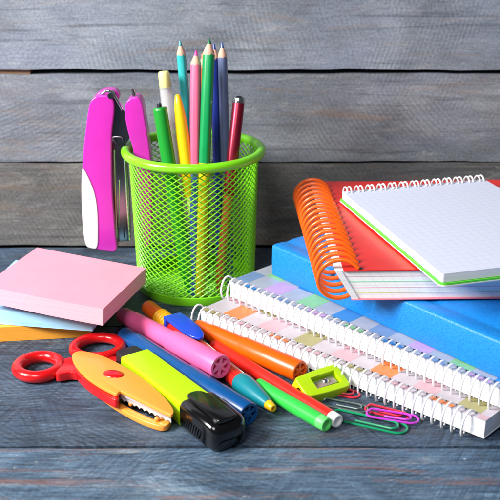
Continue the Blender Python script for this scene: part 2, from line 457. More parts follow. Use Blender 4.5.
# maroon metallic pen
a, e = stick_line((239.3, 96.5), -6.6, (232.6, 157), -7.2); d = (e-a).normalized(); L = (e-a).length
t = thing('ballpoint_pen', 'metallic maroon pen with a silver ringed dark end, rightmost in the cup', 'pen', e, GP)
bm = BM(); lathe(bm, a, d, [(.3, .34), (.34, .365), (6.0, .365)], 24); link('barrel', bm, 'maroon_metal', t)
bm = BM(); lathe(bm, a, d, [(6.0, .30), (L-1, .28), (L, .08)], 24); link('grip', bm, 'rusty_orange', t)
bm = BM(); lathe(bm, a, d, [(.06, .22), (.02, .30), (.1, .36), (.3, .37), (.36, .375)], 24, cap0=False); link('silver_ring', bm, 'bright_steel', t)
bm = BM(); lathe(bm, a, d, [(-.05, .02), (-.04, .12), (.01, .2), (.1, .26)], 24); link('end_button', bm, 'dark_steel', t)
# yellow pen
a, e = stick_line((177.3, 94), -7.0, (185.5, 158), -7.6); d = (e-a).normalized(); L = (e-a).length
t = thing('felt_pen', 'plain yellow pen with a tapered rounded end standing in the cup', 'pen', e, GP)
bm = BM(); lathe(bm, a, d, [(0, .02), (.04, .1), (.12, .17), (.6, .26), (1.4, .35), (2.6, .41), (4.0, .42), (6.2, .42)], 28); link('cap', bm, 'pen_yellow', t)
bm = BM(); lathe(bm, a, d, [(6.2, .31), (L-.6, .31), (L, .12)], 28); link('barrel', bm, 'pale_yellow', t)
# clear pen with pale cap
a, e = stick_line((163.6, 71), -5.6, (173.5, 158), -6.1); d = (e-a).normalized(); L = (e-a).length
t = thing('ballpoint_pen', 'clear plastic pen with a pale yellow end plug standing behind the dark green pen', 'pen', e, GP)
bm = BM(); lathe(bm, a, d, [(0, .24), (.05, .31), (.14, .35), (.95, .36), (1.0, .34)], 24); link('end_plug', bm, 'pale_yellow', t)
bm = BM(); lathe(bm, a, d, [(1.0, .38), (L-.9, .40), (L, .08)], 24); lathe(bm, a, d, [(1.1, .31), (L-1.0, .33), (L-.2, .05)], 24); link('barrel', bm, 'clear', t)
bm = BM(); lathe(bm, a, d, [(3.0, .10), (L-.3, .10)], 16); link('refill', bm, 'paint_orange', t)
# dark green pen
a, e = stick_line((159.6, 107.5), -7.4, (167.5, 158), -8.0); d = (e-a).normalized(); L = (e-a).length
t = thing('ballpoint_pen', 'glossy dark green pen with a short metal push button on top', 'pen', e, GP)
bm = BM(); lathe(bm, a, d, [(0, .36), (.05, .41), (.2, .43), (L-1.4, .43), (L, .1)], 28); link('barrel', bm, 'pen_green', t)
bm = BM(); lathe(bm, a, d, [(-.3, .02), (-.27, .12), (-.2, .14), (.1, .14)], 16); link('push_button', bm, 'dark_steel', t)

# ------------------------------------------------------------------ stapler hooked over the rim
SY = -6.6
st = thing('stapler', 'open magenta and white stapler hooked over the left rim of the green cup', 'stapler', PY(117, 250, SY))
def vplate(pix, y, th, mat, name, parent, bevel=.12, seg=3, sm=2):
    pts = smooth_closed([PY(a, b, y) for a, b in pix], sm)
    bm = BM(); prism(bm, pts, Vector((0, th, 0))); return link(name, bm, mat, parent, bevel=bevel, seg=seg)
outer = [(82, 180), (82.5, 157), (86, 125), (89, 104), (93, 98), (98, 95.5), (106, 95), (112, 97), (114, 103), (114.3, 112), (111.5, 133), (111.5, 155), (112, 190), (114, 215), (116, 240), (117.5, 249), (115, 252.5), (105, 251.5), (98, 249.8), (91, 248), (85.5, 246), (83.2, 225), (82.2, 200)]
vplate(outer, SY, 1.5, 'magenta', 'handle', st, .34, 5)
vplate([(82.2, 168), (84.5, 170), (90, 181), (95, 194), (97.4, 210), (98, 228), (97.8, 249.3), (91, 248.2), (85.2, 246.3), (82.6, 225), (81.6, 200), (81.5, 180)], SY-.05, .9, 'stapler_white', 'grip_inlay', st, .22, 4)
# second lobe behind the hinge
vplate([(94, 98), (98, 92.5), (106, 89.5), (115, 90), (119, 94), (119, 101), (113, 103), (100, 101)], SY+.75, .9, 'magenta', 'hinge_lobe', st, .12)
# hinge pin and folded steel strap
hp = PY(107, 94.5, SY)
bm = BM(); tube(bm, [PY(x, y, SY+.2) for x, y in ((101.5, 97), (102.5, 93.5), (105.5, 91.2), (109, 91), (112.5, 93), (115.5, 97.5), (119, 103.5), (122.5, 110))], .10, 10); link('hinge_spring', bm, 'bright_steel', st)
bm = BM(); lathe(bm, PY(110.5, 96, SY-.04), Vector((0, 1, 0)), [(0, .18), (.05, .2), (1.5, .2)], 20); link('hinge_pin', bm, 'steel', st)
vplate([(108, 92.5), (112, 92), (116, 95), (124, 110), (127, 122), (131, 143), (112.6, 144), (111.8, 120), (113.5, 108)], SY+.3, .12, 'dark_steel', 'side_plate', st, .02, 1, 1)
bm = BM(); tube(bm, [PY(x, y, SY+.27) for x, y in ((111.5, 137.2), (116, 136.6), (121, 136.8), (122.6, 137.6), (122.8, 139.5))], .045, 8); link('plate_fold', bm, 'steel', st)
# staple magazine: U channel going down to the nose
magp = [(112.6, 143), (124.5, 142), (129, 190), (130, 241), (116.5, 242), (114.5, 200)]
pts = [PY(a, b, SY+.45) for a, b in magp]; bm = BM(); prism(bm, pts, Vector((0, .75, 0))); mg = link('magazine', bm, 'steel', st, bevel=.05, seg=2)
bm = BM()
for (xa, ya, xb, yb) in ((114, 150, 116.6, 238), (123.5, 146, 129.4, 240)):
    tube(bm, [PY(xa, ya, SY+.42), PY((xa+xb)/2, (ya+yb)/2, SY+.42), PY(xb, yb, SY+.42)], .055, 8)
tube(bm, [PY(115, 230, SY+.40), PY(118.5, 226, SY+.40), PY(119.3, 180, SY+.40)], .04, 8)
link('magazine_rail', bm, 'bright_steel', mg)
bm = BM(); box(bm, PY(123.6, 238, SY+.43), Vector((.1, 0, 0)), Vector((0, .06, 0)), Vector((0, 0, .75))); link('nose_slot', bm, 'dark_steel', mg)
# base arm inside the cup
arm = [(124, 110), (126, 102), (131, 98), (137.6, 97), (142, 101.5), (145, 120), (151, 157), (152, 190), (152, 240), (147, 249), (143, 243), (139, 200), (136, 170), (134, 152), (127, 130)]
pts = smooth_closed([PY(a, b, SY-.1) for a, b in arm], 2)
bm = BM(); prism(bm, pts, Vector((0, 1.3, 0))); link('base_arm', bm, 'magenta', st, bevel=.26, seg=5)
bm = BM(); tube(bm, [PY(135, 99, SY+.3), PY(134, 93, SY+.3), PY(132.6, 88.5, SY+.3)], [.13, .12, .09], 10); link('steel_pin', bm, 'bright_steel', st)

# ------------------------------------------------------------------ sticky note pads
GN = 'sticky note pads stacked beside the cup'
def pad(label, c, th, mats, base, bow=0.):
    t = thing('sticky_note_pad', label, 'note pad', base, GN)
    bm = BM(); c = [Vector(q) for q in c]; nl = 14
    up = ((c[1]-c[0]).cross(c[3]-c[0])).normalized()
    if up.z < 0: up = -up
    lays = []
    for k in range(nl+1):
        w = k/nl; jit = Vector((random.uniform(-.003, .003), random.uniform(-.003, .003), 0)) if 0 < k < nl else Vector()
        row = []
        n = 10
        for s in range(4):
            for i in range(n):
                f = i/n; p = c[s]*(1-f)+c[(s+1) % 4]*f
                row.append(bm.verts.new(p-up*th*(1-w)+jit-Vector((0, 0, bow*4*f*(1-f) if s == 2 else 0))))
        lays.append(row)
    m = len(lays[0])
    for A, B in zip(lays, lays[1:]):
        for i in range(m): bm.faces.new((A[i], A[(i+1) % m], B[(i+1) % m], B[i])).material_index = 1
    bm.faces.new(lays[-1]).material_index = 0; bm.faces.new(lays[0][::-1]).material_index = 1
    link('sheet_block', bm, mats, t, 25); return t
# orange at the bottom, then blue, then pink
v1 = Vector((-.992, -.126, 0)); v2 = Vector((-.126, .992, 0)); c0 = Vector((-9.13, -14.03, .92))
pad('orange sticky note pad at the bottom of the stack', [c0+v1*7.6+v2*7.6, c0+v2*7.6, c0, c0+v1*7.6], .9, ['note_orange', 'note_orange_edge'], (-12.5, -11, 0))
v1 = Vector((-.985, .17, 0)); v2 = Vector((.17, .985, 0)); c0 = Vector((-8.86, -15.25, 1.78))
pad('pale blue sticky note pad between the orange and pink pads', [c0+v1*7.6+v2*7.6, c0+v2*7.6, c0, c0+v1*7.6], .83, ['note_blue', 'note_blue_edge'], (-12.3, -11, .95))
B_, R_, F_ = P(37, 247.5, 3.25), P(146, 268, 2.75), P(103, 309, 2.9)
pad('pink sticky note pad on top of the stack', [B_, R_, F_, B_+F_-R_], 1.0, ['note_pink', 'note_pink_edge'], (-10, -12, 1.8), .05)

# ------------------------------------------------------------------ markers and pens lying on the table
def axis_frame(a, b):
    d = (b-a).normalized(); n = Vector((0, 0, 1)).cross(d).normalized(); return d, n, d.cross(n)
def marker(name, label, a, b, body, cap, end, r=.5, split=.52, cap_r=None, facets=False, rear_mat=None):
    d, n, u = axis_frame(a, b); L = (b-a).length; cr = cap_r or r
    t = thing(name, label, 'marker pen', Vector((b.x, b.y, 0)), 'capped felt tip markers lying on the table')
    s = L*split
    bm = BM(); lathe(bm, a, d, [(0, .02), (.02, r*.55), (.1, r*.78), (.25, r*.86), (1.1, r*.86), (1.25, r*.93), (1.5, r*.95), (s, r*.96)], 36); link('barrel', bm, body, t)
    bm = BM(); lathe(bm, a, d, [(s-.01, r*.9), (s, cr*.985), (s+.08, cr), (L-.06, cr), (L, cr*.96), (L, cr*.76), (L-.22, cr*.74), (L-.24, .01)], 40, shape=(lambda f: 1-.02*abs(sin(9*2*pi*f))) if facets else None, cap1=False, cap0=False)
    c = link('cap', bm, cap, t)
    bm = BM()
    for k in range(6):
        an = 2*pi*k/6+.3; q = n*cos(an)+u*sin(an); w = -n*sin(an)+u*cos(an)
        box(bm, a+d*(L-.24)-w*.055*cr*2+q*.1, q*(cr*.78-.1), w*.22*cr, d*.2)
    lathe(bm, a, d, [(L-.24, .17*cr/.5), (L-.04, .15*cr/.5), (L-.02, .1)], 16)
    link('spoked_end', bm, end, c)
    return t, c
pk_a, pk_b = P(122, 314.5, .5), P(221, 367, 1.25)
marker('felt_marker', 'pink marker with a spoked cap end lying across the red pen', pk_a, pk_b, 'marker_pink', 'marker_pink', 'marker_pink_dark', .57, .55, .64)
bl_a, bl_b = P(123, 334, .6), P(249, 414.5, .6)
t, c = marker('felt_marker', 'blue marker with a spoked cap end lying beside the lime highlighter', bl_a, bl_b, 'marker_blue', 'marker_blue', 'marker_blue', .55, .55, .61, True)
og_a, og_b = P(196, 326.5, .58), P(300, 371.5, .58)
t, c = marker('felt_marker', 'orange marker lying along the white spiral edge of the notebook', og_a, og_b, 'marker_orange', 'marker_orange', 'marker_orange', .54, .48, .59, True)

# novelty pen: orange button, yellow coil, blue clip, red barrel, teal cone, yellow tip
a, b = P(149, 308, .55), P(274, 409, .42)
d, n, u = axis_frame(a, b); L = (b-a).length
t = thing('novelty_pen', 'chunky red pen with a blue clip, yellow coil and teal cone tip', 'pen', Vector((b.x, b.y, 0)))
bm = BM(); lathe(bm, a, d, [(-.2, .30), (-.22, .36), (-.15, .43), (0, .47), (1.55, .47)], 32); link('push_button', bm, 'pen_orange', t)
bm = BM()
lathe(bm, a, d, [(1.5, .40), (3.1, .40)], 32)
for k in range(5):
    tube(bm, [a+d*(1.62+k*.27)+(n*cos(2*pi*i/28)+u*sin(2*pi*i/28))*.43 for i in range(28)], .13, 10, True)
link('coil', bm, 'pen_yellow_coil', t)
s = L-3.25
bm = BM(); lathe(bm, a, d, [(2.85, .40), (2.95, .46), (3.05, .47), (s, .47)], 36); br = link('barrel', bm, 'pen_red', t)
bm = BM(); tube(bm, [a+d*x+(u*.475*cos(th)-n*.475*sin(th)) for x, th in ((6.0, -.75), (7.2, -.72), (8.5, -.7), (s, -.68))], .025, 6); link('white_line', bm, 'hair_white', br)  # thin white line running along the barrel
bm = BM(); lathe(bm, a, d, [(s, .40), (s+.02, .50), (s+.12, .55), (s+.6, .56), (s+1.2, .52), (s+2.0, .41), (s+2.72, .27)], 36); link('cone', bm, 'cone_teal', t)
bm = BM(); lathe(bm, a, d, [(L-.53, .25), (L-.5, .26), (L-.1, .20), (L-.04, .17), (L-.04, .08), (L-.2, .07)], 24); link('tip', bm, 'pen_yellow_coil', t)
# clip: a broad blade held above the barrel, rounded at its free end
bm = BM()
cl = [(3.0, -.56), (3.0, .56), (4.0, .6), (5.4, .54), (6.1, .4), (6.48, .14), (6.5, -.1), (6.15, -.38), (5.4, -.54), (4.0, -.6)]
top = [a+d*x+n*y+u*(.64+.05*sin((x-3.0))) for x, y in cl]
prism(bm, top, u*.17)
o = link('clip', bm, 'clip_blue', t, bevel=.06)
bm = BM(); box(bm, a+d*3.01-n*.54-u*.0, d*.22, n*1.08, u*.66); link('clip_root', bm, 'clip_blue', o, bevel=.05)
# slim red felt pen, white end; slim green felt pen
def slim(label, a, b, r, body, endm, cupd=.12):
    d, n, u = axis_frame(a, b); L = (b-a).length
    t = thing('felt_pen', label, 'pen', Vector((b.x, b.y, 0)), 'slim felt pens side by side')
    bm = BM(); lathe(bm, a, d, [(0, .05), (.03, r*.8), (.12, r), (L-.5, r)], 32); link('barrel', bm, body, t)
    bm = BM(); lathe(bm, a, d, [(L-.5, r*.9), (L-.49, r*.97), (L-.05, r*.95), (L, r*.85), (L, r*.62), (L-cupd, r*.55), (L-cupd, .01)], 32, cap1=False); link('end_cap', bm, endm, t)
slim('red felt pen with a hollow white end, beside the green felt pen', P(213, 345, .36), P(338, 421.5, .36), .36, 'pen_red', 'white_plastic')
slim('bright green felt pen in front of the red felt pen', P(257, 384.5, .38), P(327, 425, .38), .385, 'felt_green', 'felt_green_end')

# ------------------------------------------------------------------ highlighter
d = Vector((.576, -.817, 0)).normalized(); n = Vector((.817, .576, 0)).normalized(); u = Vector((0, 0, 1))
hb = Vector((-6.85, -18.97, 0))                                   # left rear corner on the table
hl = thing('highlighter', 'lime green flat highlighter with a glossy black cap', 'highlighter', hb+d*5+n*.8)
def rrect(o, w, h, r, k=5):
    pts = []
    for cx, cz, a0 in ((w-r, r, -pi/2), (w-r, h-r, 0), (r, h-r, pi/2), (r, r, pi)):
        for i in range(k+1):
            an = a0+pi/2*i/k; pts.append(o+n*(cx+r*cos(an))+u*(cz+r*sin(an)))
    return pts
def loft(bm, secs, mi=0):
    R = [[bm.verts.new(p) for p in s] for s in secs]; m = len(R[0])
    for A, B in zip(R, R[1:]):
        for i in range(m): bm.faces.new((A[i], A[(i+1) % m], B[(i+1) % m], B[i])).material_index = mi
    bm.faces.new(R[0]).material_index = mi; bm.faces.new(R[-1][::-1]).material_index = mi
bm = BM()
loft(bm, [rrect(hb+d*t+n*o, 1.72-2*o, 1.28-z, .16) for t, o, z in ((-.08, .16, .25), (-.02, .05, .08), (.08, 0, 0), (6.5, -.05, -.02))]); link('body', bm, 'lime', hl)
bm = BM(); loft(bm, [rrect(hb+d*t+n*o+u*.15, 1.72-2*o, 1.0, .16) for t, o in ((-.95, .3), (-.85, .2), (-.05, .12))]); link('end_plug', bm, 'dark_end', hl)
cs = 6.2
bm = BM()
loft(bm, [rrect(hb+d*t+n*(-.16+o)+u*zz, 2.06-2*o, 1.48-hz-zz, .34, 7) for t, o, zz, hz in ((cs-.02, .14, .05, .12), (cs, .04, .0, .02), (cs+.08, 0, 0, 0), (cs+1.4, .0, 0, 0), (cs+2.5, .03, .0, .05), (cs+2.75, .10, .03, .14), (cs+2.92, .25, .12, .32), (cs+3.0, .5, .3, .6))])
cp = link('cap', bm, 'cap_black', hl)
bm = BM()
for k in range(7):                                                # moulded grip ribs on the cap's side
    tube(bm, [hb+d*(cs+.55+k*.2)-n*.17+u*.35, hb+d*(cs+.75+k*.2)-n*.175+u*.85], .035, 8)
link('grip_ribs', bm, 'cap_black', cp)
bm = BM()
cl = [(-.2, .1), (-.32, .45), (-.2, .85), (.2, 1.02), (1.2, 1.05), (2.65, 1.05), (2.8, .95), (2.8, .05), (2.65, -.02), (.9, -.02), (.2, 0)]
prism(bm, smooth_closed([hb+d*(cs+x)+n*(.3+y)+u*1.42 for x, y in cl], 1), u*.2); link('cap_clip', bm, 'cap_black', cp, bevel=.07)

# ------------------------------------------------------------------ craft scissors
sc = thing('craft_scissors', 'orange and red craft scissors with a zigzag steel blade', 'scissors', P(110, 385, 0))
def flat(pix, z1, th, mat, name, parent, bevel=.1, sm=2, seg=3):
    pts = smooth_closed([P(x, y, z1) for x, y in pix], sm)
    bm = BM(); prism(bm, pts, Vector((0, 0, -th))); return link(name, bm, mat, parent, bevel=bevel, seg=seg)
upper = [(71.5, 357), (73.5, 352), (82, 350.5), (99, 354), (122, 364.5), (146, 380), (164, 396), (174, 409.5), (173, 414.5), (169, 414.5), (146, 403), (121, 390.5), (119, 391.5), (117, 394), (112, 392), (98, 385), (84, 375), (75, 364.5)]
flat(upper, 1.15, .17, 'scissor_orange', 'blade_guard', sc, .08)
red = [(73, 366), (80, 362), (100, 363), (117, 380), (119.5, 396), (117, 400.5), (108, 396.5), (94, 388), (80, 377)]
flat(red, .95, .50, 'scissor_red', 'pivot_housing', sc, .08, 1)
lower = [(80, 376), (84, 372), (100, 386), (117, 400.5), (130, 408), (148, 416.5), (157, 420), (161, 416), (167, 413), (171.5, 415), (171, 421.5), (166, 426.3), (158, 425.8), (140, 419.5), (118, 407.5), (98, 393.5), (86, 382)]
flat(lower, .36, .3, 'scissor_orange', 'lower_guard', sc, .1, 2)
def toothed(pa, pb, zt, zb, amp, nt, th, nrm, phase=0):
    bm = BM(); N_ = nt*8; F = []; Bk = []
    for i in range(N_+1):
        f = i/N_; p = pa.lerp(pb, f)
        lo_ = Vector((p.x, p.y, zb+amp*abs(sin(pi*nt*f+phase)))); hi_ = Vector((p.x, p.y, zt))
        F.append((bm.verts.new(lo_), bm.verts.new(hi_))); Bk.append((bm.verts.new(lo_+nrm*th), bm.verts.new(hi_+nrm*th)))
    for k in range(N_):
        a_, b_, c_, d_ = F[k], F[k+1], Bk[k], Bk[k+1]
        bm.faces.new((a_[0], b_[0], b_[1], a_[1])); bm.faces.new((c_[0], c_[1], d_[1], d_[0]))
        bm.faces.new((a_[1], b_[1], d_[1], c_[1])); bm.faces.new((a_[0], c_[0], d_[0], b_[0]))
    bm.faces.new((F[0][0], F[0][1], Bk[0][1], Bk[0][0])); bm.faces.new((F[-1][0], Bk[-1][0], Bk[-1][1], F[-1][1]))
    return bm
pa, pb = P(119, 390.5, .98), P(171, 413.8, .98)
nb = Vector((0, 0, 1)).cross(pb-pa).normalized()
if nb.y < 0: nb = -nb
Z = Vector((0, 0, 1))
bm = toothed(pa-nb*.02, pb-nb*.02, .97, .47, .11, 10, .05, nb); link('toothed_blade', bm, 'satin_steel', sc, 30)
bm = BM(); box(bm, pa-nb*.11-Z*.19, pb-pa, nb*.06, Z*.18); link('blade_spine', bm, 'satin_steel', sc, bevel=.02)
bm = toothed(pa+nb*.25, pa.lerp(pb, .9)+nb*.2, .5, .12, .1, 8, .05, nb, .8); link('counter_blade', bm, 'dark_steel', sc, 30)
bm = BM(); box(bm, P(119, 398, .1)+nb*.5, (pb-pa)*.86, nb*.1, Z*.82); link('gap_shade_sheet', bm, 'hole_dark', sc)  # dark sheet painting in the shade of the gap between the guards
for q in ((131, 404), (157, 419)):
    bm = BM(); bmesh.ops.create_uvsphere(bm, u_segments=16, v_segments=10, radius=.13, matrix=Matrix.Translation(P(*q, .47))); link('rivet', bm, 'scissor_orange', sc)
bm = BM(); bmesh.ops.create_uvsphere(bm, u_segments=32, v_segments=16, radius=1.0)
ax = (P(146, 381, 1.2)-P(90, 360, 1.2)).normalized(); ang = atan2(ax.y, ax.x)
bmesh.ops.transform(bm, matrix=Matrix.Translation(P(113.5, 374, 1.15)) @ Matrix.Rotation(ang*.6, 4, 'Z') @ Matrix.Diagonal((.58, .40, .1, 1)), verts=bm.verts); link('pivot_button', bm, 'scissor_red', sc)
def finger_loop(c, rx, ry, rot, tr, arm):
    bm = BM(); n = 48
    pts = []
    for k in range(n):
        an = 2*pi*k/n; x, y = rx*cos(an), ry*sin(an)
        pts.append(c+Vector((x*cos(rot)-y*sin(rot), x*sin(rot)+y*cos(rot), 0)))
    tube(bm, pts, tr, 14, True)
    h = link('handle_loop', bm, 'scissor_red', sc)
    flat(arm, .62, .48, 'scissor_red', 'handle_shank', h, .2, 2, 4)
    return h
finger_loop(P(39, 366.5, .38), 1.12, 1.18, .2, .33, [(56, 361), (64, 358.5), (71, 356.5), (80, 358), (92, 368), (90, 376), (81, 373.5), (72, 371.5), (64, 373), (58, 374), (55, 373), (57, 370), (60, 366)])
finger_loop(P(98, 347.5, .42), 1.3, 1.25, .2, .31, [(72, 347), (79, 353), (90, 358), (104, 359), (116, 355), (118, 360), (110, 368), (96, 370), (80, 366), (73, 356)])

# ------------------------------------------------------------------ sharpener
sh = thing('pencil_sharpener', 'lime green plastic pencil sharpener with a steel blade', 'pencil sharpener', P(320, 392, 0))
TL, TR, BL = (q+Vector((.06, -.12, -.02)) for q in (P(293, 375, 1.2), P(335, 362.5, 1.2), P(311, 390.5, .72)))       # top face, leaning back on the notebook
du = (TR-TL).normalized(); dv = (BL-TL); dv = (dv-du*dv.dot(du)).normalized(); dn = du.cross(dv); dn = dn if dn.z > 0 else -dn
Lw = (TR-TL).length; Wd = 1.5; TH = .8
def top2(pts): return [TL+du*a_+dv*b_-dn*TH for a_, b_ in pts]
outl = smooth_closed(top2([(-.02, .25), (0, .12), (.12, .06), (.8, 0), (1.7, -.05), (Lw-.15, -.05), (Lw, .1), (Lw, 1.35), (Lw-.15, 1.5), (1.7, 1.5), (.8, 1.46), (.12, 1.4), (0, 1.34), (-.02, 1.2)]), 2)
bm = BM(); prism(bm, outl, dn*TH)
for v in bm.verts:                                               # the pencil end slopes outwards towards its foot
    q = v.co-TL
    if q.dot(dn) < -TH*.5: v.co -= du*.12*max(0, 1-q.dot(du)/.8)
body = link('body', bm, 'sharp_lime', sh, bevel=.17, seg=5, sharp=50)
cut1 = BM(); prism(cut1, smooth_closed([TL+du*a_+dv*b_-dn*.42 for a_, b_ in ((.75, .36), (.75, .36), (Lw-.36, .32), (Lw-.36, .32), (Lw-.36, 1.14), (Lw-.36, 1.14), (.75, 1.1), (.75, 1.1))], 1), dn*1.0)
cut2 = BM(); lathe(cut2, TL+du*-.5+dv*.74-dn*.4, du, [(0, .27), (.5, .25), (1.4, .16)], 28)
boolean_cut(body, [cut1, cut2])
bm = BM(); prism(bm, [TL+du*.74+dv*.5-dn*.36, TL+du*(Lw-.45)+dv*.36-dn*.34, TL+du*(Lw-.5)+dv*.98-dn*.2, TL+du*.8+dv*1.0-dn*.2], dn*.05); bld = link('blade', bm, 'blade_steel', sh)
sp = TL+du*(Lw*.6)+dv*.66-dn*.26
bm = BM(); lathe(bm, sp, dn, [(0, .15), (.1, .17), (.15, .13), (.17, .05)], 20)
link('screw', bm, 'bright_steel', bld)

# ------------------------------------------------------------------ paper clips
GC = 'coloured paper clips scattered in front of the notebooks'
def clip(label, c, ang, mat, L=3.3, W=.82, r=.05, z=.06, tilt=0., mirror=1):
    R = W/2; pts = []
    def arc(cx, cy, rr, a0, a1, n=10): return [(cx+rr*cos(a0+(a1-a0)*i/n), cy+rr*sin(a0+(a1-a0)*i/n)) for i in range(n+1)]
    r1, r2, r3 = R, R*.86, R*.66
    pts += [(-L*.22, r1)]
    pts += arc(L/2-r1, 0, r1, pi/2, -pi/2)
    x1 = -L/2+r2; cy = -r1+r2
    pts += arc(x1, cy, r2, -pi/2, -3*pi/2)
    cy2 = cy+r2-r3; pts += arc(L/2-r1-r3*.9, cy2, r3, pi/2, -pi/2)
    pts += [(-L*.15, cy2-r3)]
    h = [0]*len(pts); t = thing('paper_clip', label, 'paper clip', (c.x, c.y, 0), GC)
    q = []
    for i, (x, y) in enumerate(pts):
        y *= mirror; f = i/len(pts)
        zz = z+(.07 if f > .55 else 0)+tilt*(x+L/2)
        q.append(Vector((c.x+x*cos(ang)-y*sin(ang), c.y+x*sin(ang)+y*cos(ang), zz)))
    bm = BM(); tube(bm, q, r, 8); link('wire', bm, mat, t); return t
def clip_px(label, pa, pb, mat, z=.06, **k):
    a, b = P(*pa, z), P(*pb, z); c = (a+b)/2; return clip(label, c, atan2(b.y-a.y, b.x-a.x), mat, L=(b-a).length, z=z, **k)
clip_px('long green paper clip nearest the felt pens', (331, 413), (407, 430), 'wire_green', W=1.0, r=.06)
clip_px('small red paper clip lying under the magenta one', (366, 407), (408, 417.5), 'wire_red', W=.7, r=.055)
clip_px('magenta paper clip lying across the red one', (367, 412), (418.5, 419.5), 'wire_magenta', z=.2, W=.8, r=.058, tilt=-.02)
clip_px('plain silver paper clip beside the sharpener', (322, 401), (367.5, 410), 'wire_silver', W=.7, r=.045)
clip_px('red paper clip half hidden under the lime sharpener', (330, 390), (359.5, 395.5), 'wire_red', W=.72, r=.055)

# ------------------------------------------------------------------ spiral notebooks
def spiral(p0, along, out, zc, rx, rz, n, pitch, r, off, mat, name, parent, seg=10, a0=pi*.78, per=20):
    up = Vector((0, 0, 1)); pts = []
    for i in range(int(n*per)+1):
        th = a0-2*pi*i/per if True else 0
        s = i/per*pitch
        pts.append(p0+along*s+out*(off+rx*-cos(th))*1.0+up*(zc-p0.z+rz*sin(th)))
    bm = BM(); tube(bm, pts, r, seg); return link(name, bm, mat, parent, 60)
def notebook(label, h0, h1, ztop, zbot, depth, base, palette, offu, pitch, mat_edge):
    along = (h1-h0); along.z = 0; L = along.length; along.normalize()
    inn = Vector((-along.y, along.x, 0)); inset = .34
    p0 = Vector((h0.x, h0.y, 0))-inn*inset-along*.45; Lt = L+.95
    t = thing('spiral_notebook', label, 'notebook', (p0.x, p0.y, zbot), 'white wire bound notebooks stacked on the table')
    up = Vector((0, 0, 1))
    bm = BM(); box(bm, p0+up*(zbot+.05)+inn*.02+along*.02, along*(Lt-.04), inn*(depth-.04), up*(ztop-zbot-.1)); link('pages', bm, mat_edge, t, bevel=.02, seg=1)
    bm = BM(); box(bm, p0+up*zbot, along*Lt, inn*depth, up*.045); link('back_cover', bm, 'white_plastic', t, bevel=.01, seg=1)
    # front cover, printed in squares
    bm = BM(); box(bm, p0+up*(ztop-.048), along*Lt, inn*depth, up*.044)
    mats = [base]+palette
    cu, cvd = 1.3, 1.6
    for i in range(-3, int(Lt/cu)+2):
        for j in range(0, int(depth/cvd)+2):
            if (i+j+1) % 2: continue
            u0 = max(.03, offu+i*cu); u1 = min(Lt-.03, offu+(i+1)*cu); v0 = max(.03, j*cvd-1.15); v1 = min(depth-.03, (j+1)*cvd-1.15)
            if u1-u0 < .1 or v1-v0 < .1: continue
            k = 1+((i-j+1)//2 + 2*j-2) % len(palette)
            f = bm.faces.new([bm.verts.new(p0+along*a_+inn*b_+up*(ztop+.0)) for a_, b_ in ((u0, v0), (u1, v0), (u1, v1), (u0, v1))]); f.material_index = k
    nh = int(L/pitch)+1; hi = len(mats); mats.append('hole_dark')
    for k in range(nh):
        q = p0+along*(.45+k*pitch)+inn*(inset+.02)+up*(ztop+.004)
        f = bm.faces.new([bm.verts.new(q+along*.085*cos(2*pi*s/10)+inn*.10*sin(2*pi*s/10)) for s in range(10)]); f.material_index = hi
    link('cover', bm, mats, t)
    zc = (ztop+zbot)/2-.02
    ph = p0+along*(.45-1.722*pitch)+up*ztop
    rz = (ztop-zbot)/2+.25; rx = .43
    spiral(Vector((ph.x, ph.y, ztop)), along, -inn, zc, rx, rz, nh+.8, pitch, .056, .0, 'ring_white', 'wire_spiral', t, a0=radians(-60))
    return p0, along, inn, Lt
notebook('lower white spiral notebook lying on the table with orange and olive cover squares', P(210, 309.5, 1.17), P(480, 414.5, 1.17), 1.17, .2, 11.5,
         'print_white', ['print_orange', 'print_pink', 'print_olive', 'print_pink'], 1.4, .55, 'pages_cool')
notebook('upper white spiral notebook under the blue binder with lilac, green and blue squares', P(239, 281, 2.35), P(505, 386, 2.35), 2.35, 1.32, 12.0,
         'print_ash', ['print_lilac', 'print_green', 'print_blue', 'print_slateblue'], 2.3, .53, 'pages')

# ------------------------------------------------------------------ blue binder
bo = Vector((1.33, -10.41, 0)); bd = Vector((.63, -.776, 0)).normalized(); bi = Vector((.776, .63, 0)).normalized(); up = Vector((0, 0, 1))
bn = thing('ring_binder', 'thick bright blue leatherette binder lying on the white notebooks', 'binder', (bo.x, bo.y, 2.36))
z0, z1 = 2.37, 4.32; LB, DB = 22.0, 14.6
def bsec(s, ins=0):                       # spine, hinge groove, flat board
    prof = [(.0, z0+.12), (.05, z0+.03), (.2, z0), (DB, z0), (DB, z0+.24), (.7, z0+.24), (.7, z1-.24), (DB, z1-.24), (DB, z1), (1.75, z1), (1.5, z1-.01), (1.32, z1-.045), (1.15, z1-.055), (.98, z1-.04), (.8, z1), (.35, z1+.01), (.10, z1-.01), (.03, z1-.05), (0, z1-.14), (-.02, (z0+z1)/2)]
    return [bo+bd*s+bi*a_+up*b_ for a_, b_ in prof]
bm = BM(); loft(bm, [bsec(.0), bsec(.06), bsec(.2)]+[bsec(.2+k*(LB-.4)/24) for k in range(1, 25)]+[bsec(LB)]); link('cover', bm, 'leatherette', bn, 45)
bm = BM(); box(bm, bo+bd*.35+bi*.75+up*(z0+.26), bd*(LB-.7), bi*(DB-1.1), up*(z1-z0-.52)); link('sheet_block', bm, 'pages', bn)

